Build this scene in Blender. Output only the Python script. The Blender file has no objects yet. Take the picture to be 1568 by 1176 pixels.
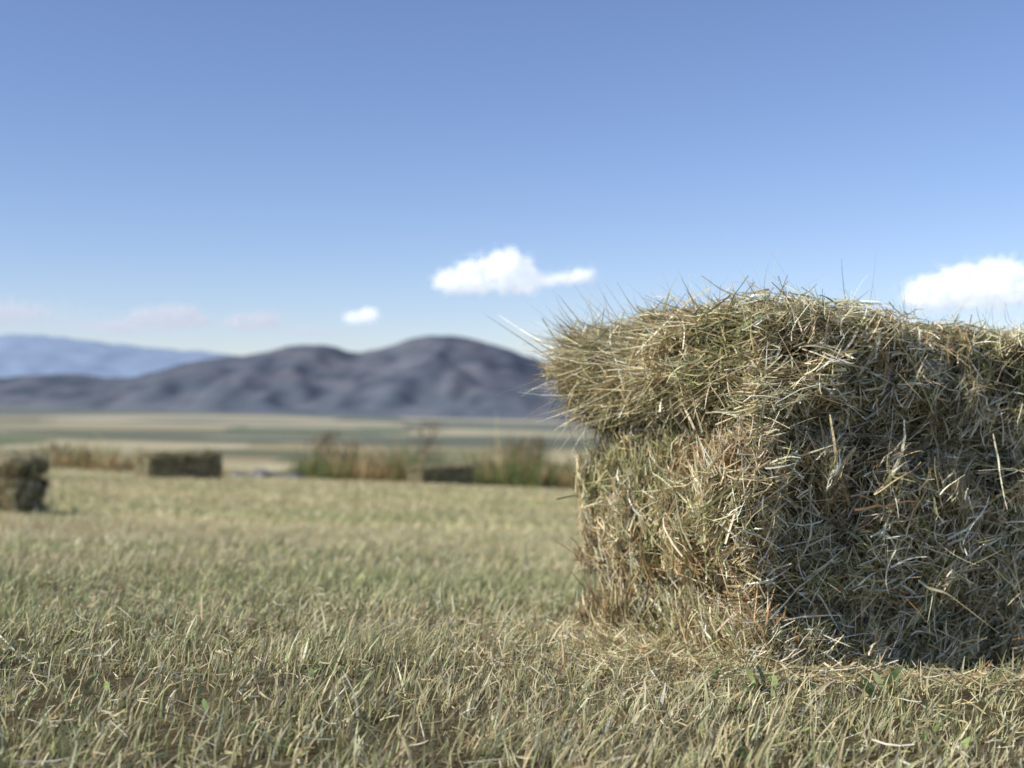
import bpy, math, random
import numpy as np
from mathutils import Vector
R = np.random.default_rng(11)
random.seed(4)
scene = bpy.context.scene
scene.view_settings.view_transform = 'Standard'
scene.view_settings.look = 'None'
scene.view_settings.exposure = 0
CAMZ = 0.33
F = 2000.0
# ------------------------------------------------------------------ noise
def hsh(i, j, k, seed):
    n = (i*374761393 + j*668265263 + k*2147483647 + seed*1274126177) & 0xffffffff
    n = ((n ^ (n >> 13)) * 1274126177) & 0xffffffff
    n = ((n ^ (n >> 16)) * 2246822519) & 0xffffffff
    return ((n ^ (n >> 15)) & 0xffff) / 65535.0
def vn(p, s=1.0, seed=0):
    p = np.asarray(p, float)*s + 1000.0
    f = np.floor(p).astype(np.int64); t = p - f; t = t*t*(3-2*t)
    o = 0
    for a in (0, 1):
        for b in (0, 1):
            for c in (0, 1):
                w = (t[:, 0] if a else 1-t[:, 0])*(t[:, 1] if b else 1-t[:, 1])*(t[:, 2] if c else 1-t[:, 2])
                o = o + w*hsh(f[:, 0]+a, f[:, 1]+b, f[:, 2]+c, seed)
    return o*2-1
def fbm(p, s, seed=0, o=4):
    r = 0; a = 1.0; t = 0
    for i in range(o):
        r = r + a*vn(p, s, seed+i*7); t += a; a *= .5; s *= 2.03
    return r/t
def unit(v): return v/np.maximum(np.linalg.norm(v, axis=1, keepdims=True), 1e-9)
# ------------------------------------------------------------------ mesh
def mk(name, V, Fc, cols=None, mat=None, smooth=True, parent=None):
    me = bpy.data.meshes.new(name)
    k = Fc.shape[1]; M = len(Fc)
    me.vertices.add(len(V)); me.vertices.foreach_set('co', np.ascontiguousarray(V, dtype=np.float32).ravel())
    me.loops.add(M*k); me.loops.foreach_set('vertex_index', Fc.astype(np.int32).ravel())
    me.polygons.add(M)
    me.polygons.foreach_set('loop_start', np.arange(0, M*k, k, dtype=np.int32))
    me.polygons.foreach_set('loop_total', np.full(M, k, dtype=np.int32))
    me.polygons.foreach_set('use_smooth', np.full(M, smooth, dtype=bool))
    me.update(calc_edges=True)
    if cols is not None:
        a = me.color_attributes.new('col', 'FLOAT_COLOR', 'POINT')
        c = np.ones((len(V), 4), np.float32); c[:, :3] = cols
        a.data.foreach_set('color', c.ravel())
    ob = bpy.data.objects.new(name, me); scene.collection.objects.link(ob)
    if mat: me.materials.append(mat)
    if parent: ob.parent = parent
    return ob
def ribbons(P, d, L, W, col, segs=3, bend=None, side=None, tip=0.15, center=False, tipcol=None, kink=0.0):
    N = len(P)
    if bend is None: bend = np.zeros((N, 3))
    if side is None: side = unit(np.cross(d, unit(R.normal(size=(N, 3)))))
    else: side = unit(side)
    t = np.linspace(0, 1, segs+1)
    tc = t-.5 if center else t
    V = np.zeros((N, segs+1, 2, 3)); C = np.zeros((N, segs+1, 2, 3))
    off = np.zeros((N, 3))
    for i in range(segs+1):
        if kink > 0 and i > 0: off = off + R.normal(size=(N, 3))*kink*L[:, None]
        c = P + d*(tc[i]*L)[:, None] + bend*((tc[i]**2)*L)[:, None] + off
        w = W*(1-(1-tip)*max(0, (t[i]-.35)/.65)**1.3)
        V[:, i, 0] = c - side*w[:, None]/2; V[:, i, 1] = c + side*w[:, None]/2
        cc = col if tipcol is None else col*(1-t[i])+tipcol*t[i]
        C[:, i, 0] = cc; C[:, i, 1] = cc
    b = (np.arange(N)*(segs+1)*2)[:, None]
    s = (np.arange(segs)*2)[None, :]
    q = np.stack([b+s, b+s+1, b+s+3, b+s+2], axis=2).reshape(-1, 4)
    return V.reshape(-1, 3), q, C.reshape(-1, 3)
def cat(parts):
    o = 0; Vs = []; Fs = []; Cs = []
    for v, f, c in parts:
        Vs.append(v); Fs.append(f+o); Cs.append(c); o += len(v)
    return np.concatenate(Vs), np.concatenate(Fs), np.concatenate(Cs)
def pick(N, pal, w, jit=.15):
    pal = np.array(pal); w = np.array(w, float); w /= w.sum()
    c = pal[R.choice(len(pal), N, p=w)]
    return np.clip(c*(1+R.normal(size=(N, 1))*jit)*(1+R.normal(size=(N, 3))*.04), .01, .92)
# ------------------------------------------------------------------ materials
def nodes(name):
    m = bpy.data.materials.new(name); m.use_nodes = True
    nt = m.node_tree; nt.nodes.clear()
    out = nt.nodes.new('ShaderNodeOutputMaterial')
    return m, nt, out
def straw_mat(name, rough=.5, trans=.25, spec=.4):
    m, nt, out = nodes(name)
    at = nt.nodes.new('ShaderNodeAttribute'); at.attribute_name = 'col'
    n = nt.nodes.new('ShaderNodeTexNoise'); n.inputs['Scale'].default_value = 60
    n.inputs['Detail'].default_value = 2
    g = nt.nodes.new('ShaderNodeNewGeometry'); nt.links.new(g.outputs['Position'], n.inputs['Vector'])
    mr = nt.nodes.new('ShaderNodeMapRange'); mr.inputs[1].default_value = .3; mr.inputs[2].default_value = .7
    mr.inputs[3].default_value = .75; mr.inputs[4].default_value = 1.25
    nt.links.new(n.outputs['Fac'], mr.inputs[0])
    vm = nt.nodes.new('ShaderNodeVectorMath'); vm.operation = 'SCALE'
    nt.links.new(at.outputs['Color'], vm.inputs[0]); nt.links.new(mr.outputs[0], vm.inputs['Scale'])
    p = nt.nodes.new('ShaderNodeBsdfPrincipled'); p.inputs['Roughness'].default_value = rough
    p.inputs['Specular IOR Level'].default_value = spec
    t = nt.nodes.new('ShaderNodeBsdfTranslucent')
    mx = nt.nodes.new('ShaderNodeMixShader'); mx.inputs[0].default_value = trans
    nt.links.new(vm.outputs[0], p.inputs['Base Color']); nt.links.new(vm.outputs[0], t.inputs['Color'])
    nt.links.new(p.outputs[0], mx.inputs[1]); nt.links.new(t.outputs[0], mx.inputs[2]); nt.links.new(mx.outputs[0], out.inputs[0])
    return m
def vcol_mat(name, rough=.9, nscale=5.0, lo=.7, hi=1.3, bump=0.0, spec=.1, detail=8):
    m, nt, out = nodes(name)
    at = nt.nodes.new('ShaderNodeAttribute'); at.attribute_name = 'col'
    g = nt.nodes.new('ShaderNodeNewGeometry')
    n = nt.nodes.new('ShaderNodeTexNoise'); n.inputs['Scale'].default_value = nscale
    n.inputs['Detail'].default_value = detail; n.inputs['Roughness'].default_value = .65
    nt.links.new(g.outputs['Position'], n.inputs['Vector'])
    mr = nt.nodes.new('ShaderNodeMapRange'); mr.inputs[1].default_value = .3; mr.inputs[2].default_value = .7
    mr.inputs[3].default_value = lo; mr.inputs[4].default_value = hi
    nt.links.new(n.outputs['Fac'], mr.inputs[0])
    vm = nt.nodes.new('ShaderNodeVectorMath'); vm.operation = 'SCALE'
    nt.links.new(at.outputs['Color'], vm.inputs[0]); nt.links.new(mr.outputs[0], vm.inputs['Scale'])
    p = nt.nodes.new('ShaderNodeBsdfPrincipled'); p.inputs['Roughness'].default_value = rough
    p.inputs['Specular IOR Level'].default_value = spec
    nt.links.new(vm.outputs[0], p.inputs['Base Color']); nt.links.new(p.outputs[0], out.inputs[0])
    if bump:
        b = nt.nodes.new('ShaderNodeBump'); b.inputs['Distance'].default_value = bump
        nt.links.new(n.outputs['Fac'], b.inputs['Height']); nt.links.new(b.outputs[0], p.inputs['Normal'])
    return m
M_straw = straw_mat('hay_straw', .38, .10, .55)
M_grass = straw_mat('grass_blade', .48, .25, .4)
M_core = vcol_mat('hay_core', .95, 90, .4, 1.4, .004)
M_ground = vcol_mat('field_soil', .95, 25, .65, 1.35, .01)
M_mount = vcol_mat('mountain_slope', 1, .004, .88, 1.12, 0)
M_twine = vcol_mat('twine', .7, 200, .8, 1.2, 0)
M_stone = vcol_mat('stone', .9, 12, .7, 1.2, .02)
# ------------------------------------------------------------------ terrain
gD = np.array([-30, -5, 0, 1.6, 3.5, 6, 9.4, 14, 18.6, 22, 24.5, 27, 30, 60, 150, 400, 1500, 5000, 9000, 16000, 40000], float)
gZ = np.array([-.05, -.05, -.03, 0, -.16, -.42, -.70, -.92, -1.11, -1.31, -1.50, -1.75, -2.2, -6.5, -18, -42, -60, -100, -110, -60, -60], float)
dd = np.concatenate([np.linspace(-30, 40, 1401), np.geomspace(40.5, 40000, 900)])
zz = np.interp(dd, gD, gZ)
k = np.exp(-np.linspace(-2, 2, 31)**2); k /= k.sum()
zs = zz.copy(); zs[15:1386] = np.convolve(zz, k, 'same')[15:1386]
def ground(x, y):
    z = np.interp(y, dd, zs)
    tilt = np.interp(y, [0, 30, 500, 40000], [.04, .04, .02, .018])
    xx = np.clip(x, -3000, 3000)
    near = np.interp(np.abs(x), [0, 14, 60], [1, 1, .25])
    far = np.interp(y, [30, 200], [0, 1])
    z = z - tilt*xx*(near*(1-far)+far)
    p = np.stack([x, y, 0*x], 1)
    z = z + .012*vn(p, 1.1, 3)*np.interp(y, [1.5, 4], [.4, 1]) + .006*vn(p, 4.3, 5)
    z = z + np.interp(y, [100, 1500, 6000], [0, 5, 14])*vn(p, .0016, 9)
    return z
ang = np.concatenate([np.linspace(-180, -40, 120, endpoint=False), np.linspace(-40, 40, 640, endpoint=False), np.linspace(40, 180, 120, endpoint=False)])
rad = np.geomspace(.25, 30000, 480)
A, Rr = np.meshgrid(np.radians(ang), rad)
X = (np.sin(A)*Rr).ravel(); Y = (np.cos(A)*Rr).ravel()
Z = ground(X, Y)
na = len(ang); nr = len(rad)
i, j = np.meshgrid(np.arange(nr-1), np.arange(na), indexing='ij')
j2 = (j+1) % na
q = np.stack([i*na+j, i*na+j2, (i+1)*na+j2, (i+1)*na+j], 2).reshape(-1, 4)[:, ::-1]
X[:na] *= .02; Y[:na] *= .02
V = np.stack([X, Y, Z], 1)
P3 = V*np.array([1, 1, 0])
def field_col(P3):
    n = fbm(P3*np.array([.45, 1, 1]), .9, 21, 4)
    dry = np.array([.53, .43, .23]); grn = np.array([.30, .31, .13])
    f = np.clip(.30+n*1.3, 0, 1)[:, None]
    return dry*(1-f)+grn*f
D = np.hypot(X, Y)
near = field_col(P3)
soil = np.array([.11, .088, .045])
fn = np.interp(D, [2, 7], [0, 1])[:, None]
near = (soil*(1-fn)+near*fn)
a = math.radians(12)
wob = fbm(P3, .002, 33, 3)*90
xr = X*math.cos(a)+Y*math.sin(a)*.5; yr = -X*math.sin(a)*.25+Y*math.cos(a)
cu = np.floor(np.log(np.maximum(yr+wob, 100))*8).astype(np.int64)
cv = np.floor((xr+wob)/(np.exp(cu/8.0)*.13)+hsh(cu, cu*0, cu*0, 3)*5).astype(np.int64)
h = hsh(cu, cv, cu*0, 8)
pal = np.array([[.38, .31, .15], [.22, .21, .09], [.13, .16, .06], [.54, .46, .27], [.17, .18, .08], [.34, .30, .15], [.10, .125, .055], [.46, .40, .22]])
pc = pal[np.minimum((h*8).astype(int), 7)]
rough = np.clip(fbm(P3*np.array([.35, 1, 1]), .004, 47, 4)*4-.15, 0, 1)[:, None]
pc = pc*(1-rough*.8)+np.array([.09, .11, .06])*rough*.8
pc = pc*(1+.3*fbm(P3, .006, 41, 3))[:, None]
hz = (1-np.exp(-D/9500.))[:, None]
pc = pc*(1-hz)+np.array([.29, .32, .375])*hz  # aerial haze painted into the ground colour, growing with distance
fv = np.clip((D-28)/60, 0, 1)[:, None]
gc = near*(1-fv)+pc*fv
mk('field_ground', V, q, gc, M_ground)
# ------------------------------------------------------------------ mountains
def mountain(name, prof, Dr, depth, basez, colA, colB, seed, rough=1.0, haze=0):
    px = np.array([p[0] for p in prof], float); py = np.array([p[1] for p in prof], float)
    xs = (px-784)/F*Dr; hs = (600-py)/F*Dr+CAMZ
    gx = np.linspace(xs[0], xs[-1], 420); gy = np.linspace(-1, 1, 90)
    GX, GY = np.meshgrid(gx, gy)
    ridge = np.interp(GX, xs, hs)
    kk = np.exp(-np.linspace(-1.6, 1.6, 9)**2); kk /= kk.sum()
    rs = np.convolve(np.pad(ridge[0], 4, mode='edge'), kk, 'valid'); ridge = np.tile(rs, (90, 1))
    p = np.stack([GX.ravel(), GY.ravel()*depth, 0*GX.ravel()], 1)
    s = 1.0/(Dr*.045)
    rn = 1-np.abs(fbm(p*np.array([1.15, .45, 1]), s, seed, 4)).reshape(GX.shape)*2.2
    fall = np.clip(1-np.abs(GY), 0, 1)
    hgt = basez+(ridge-basez)*fall
    body = 4*fall*(1-fall)
    hgt = hgt+(ridge-basez)*(rn-.55)*.42*body*rough
    hgt = hgt+fbm(p, s*5, seed+3, 3).reshape(GX.shape)*Dr*.0013
    V = np.stack([GX.ravel(), (Dr+GY*depth).ravel(), hgt.ravel()], 1)
    r, c = GX.shape
    i, j = np.meshgrid(np.arange(r-1), np.arange(c-1), indexing='ij')
    q = np.stack([i*c+j, i*c+j+1, (i+1)*c+j+1, (i+1)*c+j], 2).reshape(-1, 4)
    f = np.clip(.5+2.0*fbm(p*np.array([.8, 1, 1]), s*2.2, seed+9, 4), 0, 1)[:, None]
    col = np.array(colA)*(1-f)+np.array(colB)*f  # both slope colours are bluish, with distance haze painted in
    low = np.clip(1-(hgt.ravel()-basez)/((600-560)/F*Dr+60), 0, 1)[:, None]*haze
    col = col*(1-low)+np.array([.18, .215, .24])*low  # extra haze painted into the colour of the lower slopes
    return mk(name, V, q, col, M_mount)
prof1 = [(-900, 600), (-500, 585), (-150, 583), (0, 578), (100, 571), (180, 580), (225, 574), (280, 556), (340, 546), (400, 540), (440, 530), (480, 525),
         (510, 530), (548, 541), (590, 530), (630, 517), (665, 511), (700, 514), (740, 522), (780, 534), (820, 549), (870, 568), (940, 585), (1100, 592), (1500, 575), (1900, 560), (2500, 600)]
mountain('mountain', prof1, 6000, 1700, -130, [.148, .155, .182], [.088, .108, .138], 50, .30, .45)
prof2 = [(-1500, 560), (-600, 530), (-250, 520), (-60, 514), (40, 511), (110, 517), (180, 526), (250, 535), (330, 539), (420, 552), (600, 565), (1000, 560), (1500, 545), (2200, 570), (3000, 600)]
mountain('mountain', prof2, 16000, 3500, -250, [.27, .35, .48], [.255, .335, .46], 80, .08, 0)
# ------------------------------------------------------------------ hay bales
HP = [[.78, .68, .42], [.62, .51, .275], [.38, .30, .15], [.38, .365, .175], [.20, .21, .09], [.40, .235, .105], [.91, .85, .64]]
def bale(name, x0, y0, rotdeg, L, W, H, nstraw, wscale, main=False, seed=0, tone=1.0, lift=0.0):
    e1 = np.array([math.cos(math.radians(rotdeg)), math.sin(math.radians(rotdeg)), 0])
    e2 = np.array([-e1[1], e1[0], 0]); e3 = np.array([0, 0, 1.])
    dims = np.array([L, W, H]); r = .042
    def surf(N):
        areas = np.array([W*H*1.1, W*H*.5, L*H*1.25, L*H*.45, L*W*.7, 0])
        fc = R.choice(6, N, p=areas/areas.sum())
        p = R.random((N, 3))*dims
        for f, (ax, val) in enumerate([(0, 0), (0, L), (1, 0), (1, W), (2, H), (2, 0)]):
            p[fc == f, ax] = val
        return p, fc
    def rounded(p):
        rr = np.array([r, r, r*.7])
        c = np.clip(p, rr, dims-rr)
        n = unit(p-c)
        return c+n*rr, n
    gz = [(.665*H, .020, 1.0), (.185*H, .017, .8)]
    sc = H/.44
    def groove(w, u, v):
        return sum(a*np.exp(-((w-z-.008*np.sin(u*14+v*9))/(s*sc))**2) for z, s, a in gz)
    def deform(p, n):
        w = p[:, 2]; u = p[:, 0]; v = p[:, 1]
        hn = n*np.array([1, 1, 0])
        g = groove(w, u, v)
        lump = .019*vn(p+seed, 10, 1)+.022*vn(p+seed, 24, 2)+.013*vn(p+seed, 52, 4)
        q = p + n*lump[:, None]*np.where(n[:, 2:3] > .6, .6, 1.0) - hn*(g*.048)[:, None]
        q = q + hn*(.007*np.sin(u*62+3*vn(p+seed, 5, 8)))[:, None]*(np.abs(n[:, 1:2]) > .5)
        ew = np.exp(-np.maximum(u, 0)/.09)
        fl = .072*np.exp(-((w-.85*H)/(.062*sc))**2)*(.05+1.05*v/W)+.022*np.exp(-((w-.42*H)/(.08*sc))**2)+.042*np.exp(-((w)/(.06*sc))**2)*(.3+.7*v/W)
        q[:, 0] -= ew*fl
        tw = np.clip((w-.6*H)/(.4*H), 0, 1)
        q[:, 2] += tw*(.007*np.sin((u/L)*9+1.0)*(1-.5*u/L)-.004*np.exp(-((u+.02)/.10)**2)*(.2+.9*v/W))
        return q
    def world(q):
        P = q[:, :1]*e1+q[:, 1:2]*e2+q[:, 2:3]*e3+np.array([x0, y0, 0])
        c = np.array([x0, y0, 0])+e1*L/2+e2*W/2
        if main: P[:, 2] += ground(np.clip(P[:, 0], x0-.25, x0+L), P[:, 1])
        else: P[:, 2] += float(ground(c[:1], c[1:2])[0])+lift
        P[:, 2] -= .006
        return P
    def wdir(d): return d[:, :1]*e1+d[:, 1:2]*e2+d[:, 2:3]*e3
    emp = bpy.data.objects.new(name, None); scene.collection.objects.link(emp)
    parts = []
    n1, n2, n3 = (60, 30, 30) if main else (24, 12, 12)
    for ax, val in [(0, 0), (0, L), (1, 0), (1, W), (2, H), (2, 0)]:
        o = [i for i in range(3) if i != ax]; ns = [n1, n2, n3]
        a_, b_ = np.meshgrid(np.linspace(0, dims[o[0]], ns[o[0]]), np.linspace(0, dims[o[1]], ns[o[1]]), indexing='ij')
        p = np.zeros((a_.size, 3)); p[:, o[0]] = a_.ravel(); p[:, o[1]] = b_.ravel(); p[:, ax] = val
        rp, n = rounded(p)
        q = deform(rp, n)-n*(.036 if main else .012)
        r_, c_ = a_.shape
        i, j = np.meshgrid(np.arange(r_-1), np.arange(c_-1), indexing='ij')
        f = np.stack([i*c_+j, i*c_+j+1, (i+1)*c_+j+1, (i+1)*c_+j], 2).reshape(-1, 4)
        parts.append((world(q), f, np.tile(np.array([.05, .04, .02]), (len(q), 1))))  # near-black core colour paints the shade of crevices between straws
    mk(name+'_core', *cat(parts), mat=M_core, parent=emp)
    p, fc = surf(nstraw)
    rp, n = rounded(p)
    q = deform(rp, n)
    N = len(q)
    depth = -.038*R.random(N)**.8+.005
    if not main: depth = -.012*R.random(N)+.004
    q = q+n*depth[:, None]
    cs = 20.0 if main else 8
    cell = rp*cs+.9*np.stack([vn(rp, 14, 60), vn(rp, 14, 61), vn(rp, 14, 62)], 1)
    ci = np.floor(cell+500).astype(np.int64)
    ca = hsh(ci[:, 0], ci[:, 1], ci[:, 2], 17)*math.pi
    up = np.where(np.abs(n[:, 2:3]) > .7, np.array([[1., 0, 0]]), np.array([[0, 0, 1.]]))
    t1 = unit(np.cross(up, n)); t2 = np.cross(n, t1)
    an = ca + R.normal(size=N)*.6
    isend = (fc == 0)
    an = np.where(isend, math.pi/2+(ca-math.pi/2)*.75+R.normal(size=N)*.55, an)
    isfr = (fc == 2); midfr = isfr & (R.random(N) < .35)
    an = np.where(midfr, math.pi/2+R.normal(size=N)*.6, an)
    gr_ = groove(rp[:, 2], rp[:, 0], rp[:, 1])
    an = np.where((gr_ > .35) & (fc < 4), R.normal(size=N)*.35, an)
    d = t1*np.cos(an)[:, None]+t2*np.sin(an)[:, None]
    out_t = np.abs(R.normal(size=N))*.18
    wild = (R.random(N) < .08) & (gr_ < .3)
    out_t = np.where(wild, R.random(N)*.9, out_t)
    d = d+n*(out_t*R.choice([1, 1, -1], N))[:, None]
    fd = np.array([[-.75, .45, .0]])+R.normal(size=(N, 3))*.36
    fd[:, 2] += (rp[:, 2]-.84*H)*4
    near_end = (rp[:, 0] < .15) & (rp[:, 2] > .72*H) & (R.random(N) < .62)
    d = np.where(near_end[:, None], fd, d)
    d = unit(d)
    Ls = np.clip(R.lognormal(math.log(.038), .5, N), .010, .13)
    Ls = np.where(isfr & (R.random(N) < .5), Ls*.6, Ls)
    if not main: Ls = Ls*1.8
    Wd = np.clip(R.lognormal(math.log(.0014), .45, N), .0005, .0042)*wscale
    cn = vn(rp+seed, 14, 71)+.5*vn(rp+seed, 40, 73)
    base = pick(N, HP, [3.2, 3.8, 3.0, 2.6, 1.9, 1.2, 2.2], .24)
    grn = pick(N, [[.35, .35, .16], [.50, .48, .25], [.22, .24, .10]], [1, 1, 1], .2)
    brn = pick(N, [[.40, .28, .14], [.58, .43, .23], [.26, .17, .08]], [1, 1, 1], .2)
    m = (cn > .28) & (R.random(N) < .5); base = np.where(m[:, None], grn, base)
    m = (cn < -.4) & (R.random(N) < .5); base = np.where(m[:, None], brn, base)
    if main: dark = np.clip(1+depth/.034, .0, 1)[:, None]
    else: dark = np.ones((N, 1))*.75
    base = base*(.36+.76*dark)*tone  # main bale: deeper straws coloured darker, painting shade into the gaps
    bend = unit(R.normal(size=(N, 3)))*(R.random(N)*.7)[:, None] - n*.5*(R.random(N))[:, None]
    bend = bend*np.where(wild, .3, 1)[:, None]
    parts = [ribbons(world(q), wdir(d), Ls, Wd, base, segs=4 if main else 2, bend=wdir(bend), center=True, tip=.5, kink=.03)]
    if main:
        K = 3400
        p, fc2 = surf(K); rp, n = rounded(p); q = deform(rp, n)
        n2 = unit(n*.5+R.normal(size=(K, 3))*.6+np.where((fc2 == 4)[:, None], np.array([[-.3, 0, -.1]]), 0))
        Ls = np.clip(R.lognormal(math.log(.036), .45, K), .012, .085)
        W2 = R.uniform(.0004, .0015, K)
        parts.append(ribbons(world(q-n*.01), wdir(n2), Ls, W2, pick(K, HP, [4, 3, 2, 1, .5, 1, 4], .1), segs=5, bend=wdir(R.normal(size=(K, 3))*.25+np.array([[0, 0, -.2]])), tip=.3))
        # fine long stems standing up along the top edge
        K = 420
        p = np.stack([L*R.random(K)**1.5, W*R.random(K), np.full(K, H)], 1); rp, n = rounded(p); q = deform(rp, n)-np.array([[0, 0, .012]])
        n2 = unit(np.stack([-.35+R.normal(size=K)*.5, R.normal(size=K)*.4, .75+.2*R.random(K)], 1))
        parts.append(ribbons(world(q), wdir(n2), np.clip(R.lognormal(math.log(.042), .4, K), .02, .09), R.uniform(.0004, .0012, K), pick(K, HP, [4, 3, 2, 2, 1, 1, 4], .1), segs=5, bend=wdir(R.normal(size=(K, 3))*.3), tip=.25))
        K = 1300
        p = np.stack([R.random(K)*.10, W*(R.random(K)**.6), H*(.72+.28*R.random(K))], 1)
        rp, n = rounded(p*np.array([0, 1, 1])); q = deform(rp, n)+np.array([[.02, 0, 0]])
        dd2 = unit(np.stack([-1+R.normal(size=K)*.2, .15+R.normal(size=K)*.45, (rp[:, 2]-.84*H)*6+R.normal(size=K)*.4], 1))
        parts.append(ribbons(world(q), wdir(dd2), np.clip(R.lognormal(math.log(.045), .45, K), .02, .11), R.uniform(.0004, .0020, K), pick(K, HP, [4, 4, 2, 2, 1, 1.5, 3], .12), segs=4,
                             bend=wdir(R.normal(size=(K, 3))*.2), tip=.2))
        K = 4600
        p = np.stack([R.random(K)**1.1*L, 0*R.random(K), H*R.random(K)**.9], 1); rp, n = rounded(p); q = deform(rp, n)+n*.008
        a3 = R.normal(size=K)*.9+.5
        dd3 = unit(np.stack([np.cos(a3), -.5*R.random(K), np.sin(a3)], 1)+R.normal(size=(K, 3))*.12)
        Lk = np.clip(R.lognormal(math.log(.026), .55, K), .01, .12)
        parts.append(ribbons(world(q), wdir(dd3), Lk, R.uniform(.0007, .0026, K), pick(K, [HP[0], HP[6], HP[1], HP[5], HP[3]], [3, 6, 2.5, 1, 1], .1), segs=4,
                             bend=wdir(R.normal(size=(K, 3))*.25), center=True, tip=.3, kink=.015))
        sp = np.array([[.03, .20, H-.02], [-.01, W-.02, H-.04], [-.02, W-.04, H-.035], [-.03, W, H-.07], [.0, W-.1, H-.03],
                       [.17, -.02, .235], [.22, -.02, .262], [.14, -.02, .215], [.24, -.02, .125], [.36, -.025, .32]])
        sd = unit(np.array([[-.01, .0, 1], [-.5, .1, .62], [-.3, .1, .7], [-1, .1, .25], [-.25, 0, .8],
                            [.8, -.15, .55], [.9, -.1, -.5], [1, -.1, .12], [.9, -.2, -.35], [.1, -.1, -1]]))
        parts.append(ribbons(world(sp), wdir(sd), np.array([.070, .085, .07, .09, .07, .075, .03, .085, .05, .10]), np.array([.0030, .0014, .0012, .0014, .0012, .005, .006, .003, .0045, .0022]),
                             np.array([[.30, .16, .07], [.25, .16, .09], [.3, .2, .1], [.45, .35, .2], [.6, .5, .3], [.75, .62, .36], [.75, .62, .36], [.6, .34, .15], [.7, .62, .38], [.85, .8, .62]]), segs=6, kink=.02, tip=.5))
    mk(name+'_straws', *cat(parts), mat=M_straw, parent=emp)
    parts = []
    for z, s_, a_ in gz:
        T = 240 if main else 60
        per = []
        for t in np.linspace(0, 1, T, endpoint=False):
            s2 = t*2*(L+W)
            if s2 < L: per.append((s2, 0))
            elif s2 < L+W: per.append((L, s2-L))
            elif s2 < 2*L+W: per.append((2*L+W-s2, W))
            else: per.append((0, 2*L+2*W-s2))
        p = np.array([(a, b, z) for a, b in per]); rp, n = rounded(p); q = deform(rp, n)+n*.002
        q[:, 2] = z+.003*np.sin(np.arange(T)*.21)
        c = world(q); nw = wdir(n); rad_ = .0009 if main else .002
        tg = unit(np.roll(c, -1, 0)-np.roll(c, 1, 0)); bb = unit(np.cross(tg, nw)); S = 6
        ring = np.stack([c+rad_*(math.cos(2*math.pi*k/S)*nw+math.sin(2*math.pi*k/S)*bb) for k in range(S)], 1).reshape(-1, 3)
        i, j = np.meshgrid(np.arange(T), np.arange(S), indexing='ij')
        f = np.stack([i*S+j, ((i+1) % T)*S+j, ((i+1) % T)*S+(j+1) % S, i*S+(j+1) % S], 2).reshape(-1, 4)
        parts.append((ring, f, np.tile(np.array([.50, .43, .30]), (len(ring), 1))))
    mk(name+'_twine', *cat(parts), mat=M_twine, parent=emp)
    return emp
bale('hay_bale', .295, 1.61, 23, .95, .46, .468, 125000, 1.0, True)
bale('hay_bale.001', -5.17, 18.6, 39, 1.15, .42, .40, 12000, 3.2, seed=3, tone=.95)
bale('hay_bale.002', -1.67, 24.0, 37, 1.18, .42, .38, 11000, 3.5, seed=7, tone=.9, lift=.03)
bale('hay_bale.003', -4.41, 9.38, -14, .95, .42, .41, 14000, 2.4, seed=12, tone=1.0)
# ------------------------------------------------------------------ grass
G_dry = [[.80, .70, .42], [.68, .56, .31], [.90, .83, .58], [.42, .32, .16]]
G_grn = [[.34, .41, .15], [.48, .51, .22], [.21, .29, .09], [.60, .60, .31]]
def grass(lo, hi, dens, k, hgt, wid, segs):
    area = k*(hi*hi-lo*lo)+.8*(hi-lo); N = int(area*dens)
    y = lo+(hi-lo)*R.random(N*3)
    x = (R.random(N*3)*2-1)*(k*hi+.4)
    m = np.abs(x) < k*y+.4
    x = x[m][:N]; y = y[m][:N]
    if lo < 3:
        pt = fbm(np.stack([x, y, 0*x], 1), 9.0, 140, 3)
        keep = (pt < .1) | (R.random(len(x)) < .35)
        x = x[keep]; y = y[keep]
    N = len(x)
    P = np.stack([x, y, ground(x, y)], 1)
    P0 = P*np.array([1, 1, 0])
    n = fbm(P0*np.array([.6, 1, 1]), 1.3, 91, 4)
    n2 = fbm(P0, 6.0, 95, 3)
    n3 = fbm(P0*np.array([.35, 1, 1]), .5, 99, 3)
    spot = np.exp(-((x+.11)/.28)**2-((y-5.1)/.35)**2)+.8*np.exp(-((x+.9)/.4)**2-((y-4.6)/.25)**2)
    gb = np.interp(y, [.8, 1.2, 1.6, 2.6, 4, 7, 12, 26], [.38, .47, .62, .68, .34, .16, .12, .17])
    green = R.random(N) < np.clip(gb+n*.9+n2*.4+spot*.6+n3*.6*(y > 3), .03, .95)
    c = np.where(green[:, None], pick(N, G_grn, [3, 3, 2.0, 1.8], .22), pick(N, G_dry, [3, 3, 1.8, 2.2], .22))
    c = c*(1-.45*np.clip(spot, 0, 1))[:, None]*(1+.18*np.clip(n3*2, -1, 1)*(y > 3))[:, None]
    th = np.radians(np.clip(np.abs(R.normal(size=N))*29, 0, 82)); az = R.random(N)*2*math.pi
    d = np.stack([np.sin(th)*np.cos(az)+.14, np.sin(th)*np.sin(az), np.cos(th)], 1); d = unit(d)
    h = hgt*np.clip(R.lognormal(0, .42, N), .3, 2.3)*(1+.5*n2)
    w = wid*np.clip(R.lognormal(0, .4, N), .4, 2.4)
    bend = np.stack([R.normal(size=N)*.2+.08, R.normal(size=N)*.2, -R.random(N)*.15], 1)
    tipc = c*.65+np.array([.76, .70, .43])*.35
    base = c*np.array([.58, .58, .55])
    return ribbons(P-np.array([0, 0, .003]), d, h, w, base, segs=segs, bend=bend, tip=.15, tipcol=tipc)
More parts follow.
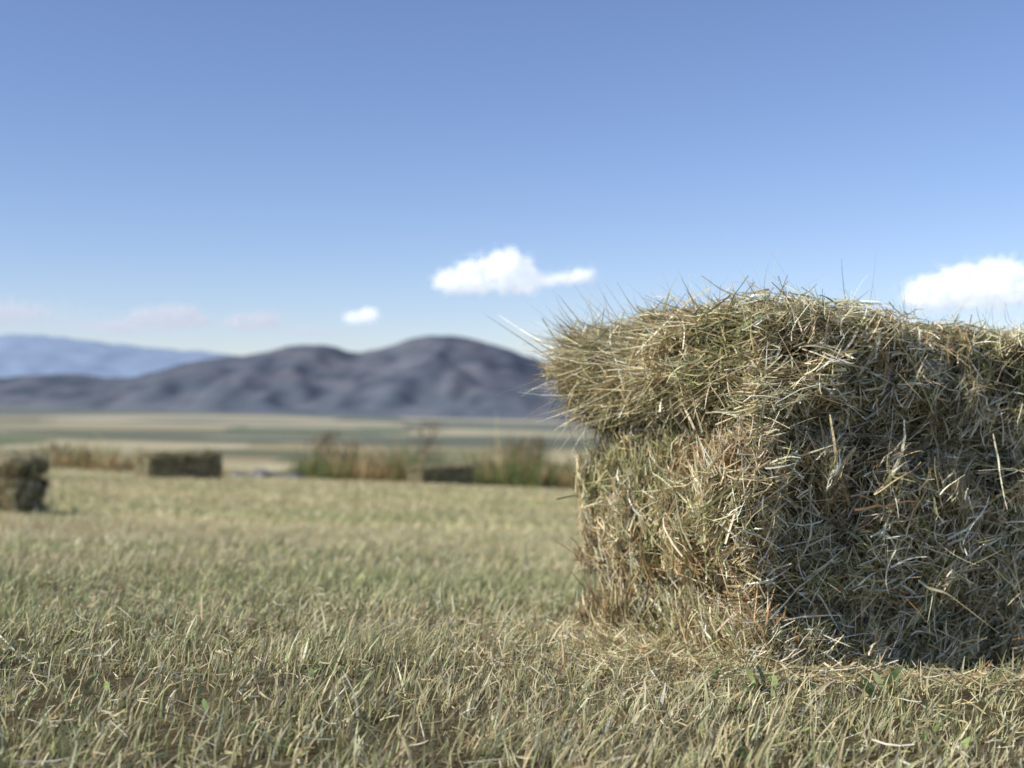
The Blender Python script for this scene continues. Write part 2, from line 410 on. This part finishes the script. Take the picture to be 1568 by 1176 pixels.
def litter(lo, hi, N, k, Lm, wid, cx=None):
    y = lo+(hi-lo)*R.random(N*2); x = (R.random(N*2)*2-1)*(k*hi+.4)
    m = np.abs(x) < k*y+.4; x = x[m][:N]; y = y[m][:N]; N = len(x)
    if cx is not None:
        x = cx[0]+R.normal(size=N)*cx[2]; y = cx[1]+R.normal(size=N)*cx[3]
    z = ground(x, y)+R.random(N)**1.5*.016+.002
    az = R.normal(size=N)*1.2
    d = unit(np.stack([np.cos(az), np.sin(az), R.normal(size=N)*.35], 1))
    L_ = np.clip(R.lognormal(math.log(Lm), .5, N), .008, .08)
    return ribbons(np.stack([x, y, z], 1), d, L_, wid*np.clip(R.lognormal(0, .4, N), .4, 2.2), pick(N, HP, [4, 4, 3, 1.5, 1, 1, 2], .15), segs=3,
                   bend=R.normal(size=(N, 3))*.25, center=True, tip=.6)
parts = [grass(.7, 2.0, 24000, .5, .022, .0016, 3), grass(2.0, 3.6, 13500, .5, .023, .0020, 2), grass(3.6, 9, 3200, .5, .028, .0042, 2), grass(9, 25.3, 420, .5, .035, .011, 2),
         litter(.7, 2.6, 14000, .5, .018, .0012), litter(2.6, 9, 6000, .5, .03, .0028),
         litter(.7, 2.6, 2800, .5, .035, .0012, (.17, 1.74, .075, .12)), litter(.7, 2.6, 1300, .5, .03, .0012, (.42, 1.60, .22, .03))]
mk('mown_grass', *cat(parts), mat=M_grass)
# ------------------------------------------------------------------ small broad leaved plants
def leaves(N, x, y, size, name):
    z = ground(x, y)
    az = R.random(N)*2*math.pi; el = R.uniform(.2, 1.3, N)
    d = np.stack([np.cos(az)*np.cos(el), np.sin(az)*np.cos(el), np.sin(el)], 1)
    side = unit(np.cross(d, np.array([[0, 0, 1.]])+R.normal(size=(N, 3))*.2))
    S = 5; t = np.linspace(0, 1, S+1); wp = np.sin(np.pi*np.clip(t, .04, .985)**.8)**.8
    L_ = size*R.uniform(.6, 1.5, N)
    V = np.zeros((N, S+1, 2, 3))
    P = np.stack([x, y, z+.006], 1)
    for i in range(S+1):
        c = P+d*(t[i]*L_)[:, None]+np.array([[0, 0, -.25]])*(t[i]**2*L_)[:, None]
        w = (L_*.3*wp[i])[:, None]
        V[:, i, 0] = c-side*w/2; V[:, i, 1] = c+side*w/2
    b = (np.arange(N)*(S+1)*2)[:, None]; s = (np.arange(S)*2)[None, :]
    q = np.stack([b+s, b+s+1, b+s+3, b+s+2], 2).reshape(-1, 4)
    C = np.repeat(pick(N, [[.18, .27, .09], [.28, .38, .13], [.44, .50, .22]], [2, 2, 1], .15), (S+1)*2, 0)
    mk(name, V.reshape(-1, 3), q, C, M_grass)
N = 700; y = R.uniform(.8, 4, N); x = (R.random(N)*2-1)*.5*y
cl = 20
xc = R.choice([.25, .27, .36, .44], cl)+R.normal(size=cl)*.015; yc = 1.50+R.normal(size=cl)*.02
leaves(N+cl, np.concatenate([x, xc]), np.concatenate([y, yc]), np.concatenate([np.full(N, .014), np.full(cl, .030)]), 'broadleaf_weeds')
# ------------------------------------------------------------------ weedy verge at the edge of the field
parts = []
N = 30000
x = R.uniform(-17, 14, N); y = R.uniform(25.0, 29.5, N)
px = 784+x/27*F
hm = np.interp(px, [-300, 40, 70, 200, 225, 340, 360, 455, 480, 520, 600, 640, 720, 780, 830, 900, 1400], [.4, .35, .5, .5, .25, .25, .2, .25, .7, .55, .55, .7, .6, .85, .75, .8, .7])
hm = hm*np.clip(1+.9*fbm(np.stack([x, y, 0*x], 1), 1.2, 120, 3), .3, 1.9)
gr = np.clip(np.interp(px, [0, 200, 450, 500, 900], [.12, .12, .35, .6, .7])+1.2*fbm(np.stack([x, y, 0*x], 1), .7, 130, 3), 0, 1)
c = np.where((R.random(N) < gr)[:, None], pick(N, [[.12, .18, .05], [.19, .24, .08], [.26, .28, .10]], [2, 2, 1], .15), pick(N, [[.42, .28, .13], [.50, .39, .20], [.26, .17, .08]], [2, 2, 1], .15))
d = unit(np.stack([R.normal(size=N)*.3, R.normal(size=N)*.3, np.ones(N)], 1))
parts.append(ribbons(np.stack([x, y, ground(x, y)], 1), d, hm*R.uniform(.4, 1.1, N), R.uniform(.015, .04, N), c, segs=3, bend=R.normal(size=(N, 3))*.2, tip=.15))
for (sx, sy, sh, n) in [(-1.75, 27, 1.35, 340), (-3.9, 27.5, 1.1, 400), (-3.5, 28, 1.0, 300), (.4, 27, 1.1, 620), (.15, 27.5, 1.0, 360), (-9.4, 27, .6, 200), (3, 27, 1.1, 300)]:
    t = R.random(n)
    P = np.stack([sx+R.normal(size=n)*.10*(1+t), sy+R.normal(size=n)*.1, float(ground(np.array([sx]), np.array([sy]))[0])+t*sh], 1)
    parts.append(ribbons(P, unit(R.normal(size=(n, 3))*.5+np.array([[0, 0, .7]])), R.uniform(.06, .2, n), R.uniform(.01, .03, n), pick(n, [[.2, .12, .06], [.28, .19, .09], [.14, .14, .06]], [2, 2, 1], .15), segs=2, tip=.3))
mk('verge_weeds', *cat(parts), mat=M_grass)
# field stones beside the verge
import bmesh
bm = bmesh.new()
for i in range(12):
    sx = random.uniform(-5.5, -4.0); sy = random.uniform(24.9, 25.6); s = random.uniform(.07, .17)
    r0 = bmesh.ops.create_icosphere(bm, subdivisions=2, radius=1)
    gz_ = float(ground(np.array([sx]), np.array([sy]))[0])
    for v in r0['verts']:
        k_ = 1+.25*math.sin(v.co.x*5+i)*math.cos(v.co.y*4+i*2)
        v.co = Vector((sx+v.co.x*s*1.3*k_, sy+v.co.y*s*k_, gz_+s*.4+v.co.z*s*.8*k_))
me = bpy.data.meshes.new('field_stones'); bm.to_mesh(me); bm.free()
a_ = me.color_attributes.new('col', 'FLOAT_COLOR', 'POINT')
a_.data.foreach_set('color', np.tile(np.array([.20, .20, .21, 1], np.float32), len(me.vertices)))
me.materials.append(M_stone); ob = bpy.data.objects.new('field_stones', me); scene.collection.objects.link(ob)
# ------------------------------------------------------------------ clouds
def cloud_mat(name, c, em, es):
    m, nt, out = nodes(name)
    d = nt.nodes.new('ShaderNodeBsdfDiffuse'); d.inputs['Color'].default_value = (*c, 1)
    t = nt.nodes.new('ShaderNodeBsdfTranslucent'); t.inputs['Color'].default_value = (*c, 1)
    mx = nt.nodes.new('ShaderNodeMixShader'); mx.inputs[0].default_value = .4
    e = nt.nodes.new('ShaderNodeEmission'); e.inputs[0].default_value = (*em, 1); e.inputs[1].default_value = es  # added glow stands in for light scattered inside the cloud
    ad = nt.nodes.new('ShaderNodeAddShader')
    nt.links.new(d.outputs[0], mx.inputs[1]); nt.links.new(t.outputs[0], mx.inputs[2])
    nt.links.new(mx.outputs[0], ad.inputs[0]); nt.links.new(e.outputs[0], ad.inputs[1]); nt.links.new(ad.outputs[0], out.inputs[0])
    return m
bm = bmesh.new(); bmesh.ops.create_icosphere(bm, subdivisions=1, radius=1)
IV = np.array([v.co[:] for v in bm.verts]); IF = np.array([[v.index for v in f.verts] for f in bm.faces]); bm.free()
def cloud(name, ells, base, Dc, mat, size=.2, n_per=900):
    u = Dc/F; C = []; S = []
    for (cx, cy, rx, ry, dn) in ells:
        n = int(n_per*dn*max(rx*ry/900., .25))
        v = unit(R.normal(size=(n, 3)))*(np.abs(R.normal(size=n))*.5)[:, None]
        m = (v**2).sum(1) < 1.7; v = v[m]; n = len(v)
        X_ = cx+v[:, 0]*rx; Y_ = cy-v[:, 2]*ry; Dp = v[:, 1]*rx*.8
        Y_ = np.minimum(Y_, base-R.random(n)*5)
        rr = np.sqrt((v**2).sum(1))
        s = np.maximum(1.25-rr, .12)*ry*size*R.uniform(.5, 1.2, n)+.45
        if dn < .5: s = s*.6
        C.append(np.stack([(X_-784)*u, Dc+Dp*u, (600-Y_)*u], 1)); S.append(s*u)
    C = np.concatenate(C); S = np.concatenate(S); n = len(C)
    V = (IV[None]*S[:, None, None]*np.array([1.4, 1, .8])+C[:, None]).reshape(-1, 3)
    Fc = (IF[None]+(np.arange(n)*len(IV))[:, None, None]).reshape(-1, 3)
    mk(name, V, Fc, None, mat)
MC = cloud_mat('cloud_white', (.78, .78, .78), (.82, .9, 1), .34)
MC2 = cloud_mat('cloud_hazy', (.22, .23, .26), (.80, .87, 1.0), .62)
cloud('cloud', [(698, 430, 42, 24, 1), (735, 422, 46, 32, 1), (778, 416, 46, 38, 1), (805, 428, 28, 28, 1), (838, 432, 24, 12, .5), (868, 428, 50, 16, .40), (892, 422, 36, 20, .35)], 454, 9000, MC)
cloud('cloud', [(1425, 450, 44, 32, 1), (1470, 440, 48, 40, 1), (1530, 424, 56, 32, 1), (1520, 450, 66, 30, 1), (1590, 440, 54, 34, 1), (1400, 458, 34, 18, .45)], 484, 9000, MC)
cloud('cloud', [(232, 488, 46, 20, 1), (270, 486, 50, 23, 1.0), (306, 492, 32, 14, .5)], 510, 13500, MC2)
cloud('cloud', [(370, 494, 36, 17, .9), (402, 492, 42, 17, .8)], 513, 13500, MC2)
cloud('cloud', [(546, 487, 24, 12, 1.8), (566, 483, 20, 14, 1.8)], 500, 13500, MC)
cloud('cloud', [(0, 480, 180, 36, .3), (180, 500, 240, 24, .3), (470, 508, 190, 16, .3)], 535, 20000, MC2, size=.09)
# ------------------------------------------------------------------ light
S = Vector((-.92, -.39, 0)).normalized(); el = math.radians(38)
S = Vector((S.x*math.cos(el), S.y*math.cos(el), math.sin(el)))
sun = bpy.data.lights.new('sun', 'SUN'); sun.energy = 5.0; sun.angle = math.radians(.5); sun.color = (1, .945, .84)
so = bpy.data.objects.new('sun', sun); so.rotation_euler = (-S).to_track_quat('-Z', 'Y').to_euler(); scene.collection.objects.link(so)
w = bpy.data.worlds.new('World'); scene.world = w; w.use_nodes = True
nt = w.node_tree; bg = nt.nodes['Background']
sky = nt.nodes.new('ShaderNodeTexSky'); sky.sky_type = 'NISHITA'; sky.sun_disc = False
sky.sun_elevation = el; sky.sun_rotation = math.atan2(S.x, S.y)
sky.air_density = 1.0; sky.dust_density = .4; sky.ozone_density = 2.0; sky.altitude = 1200
tint = nt.nodes.new('ShaderNodeMix'); tint.data_type = 'RGBA'; tint.blend_type = 'MULTIPLY'; tint.inputs[0].default_value = 1
tint.inputs[7].default_value = (.96, .95, 1.12, 1)
nt.links.new(sky.outputs[0], tint.inputs[6]); nt.links.new(tint.outputs[2], bg.inputs['Color']); bg.inputs['Strength'].default_value = .125
# ------------------------------------------------------------------ camera
cam = bpy.data.cameras.new('camera'); co = bpy.data.objects.new('camera', cam); scene.collection.objects.link(co)
co.location = (0, 0, CAMZ); co.rotation_euler = (math.radians(90.34), 0, 0)
cam.sensor_width = 36; cam.lens = 36*F/1568; cam.clip_start = .05; cam.clip_end = 80000
cam.dof.use_dof = True; cam.dof.focus_distance = 1.47; cam.dof.aperture_fstop = (cam.lens/1000)/.0092
scene.camera = co
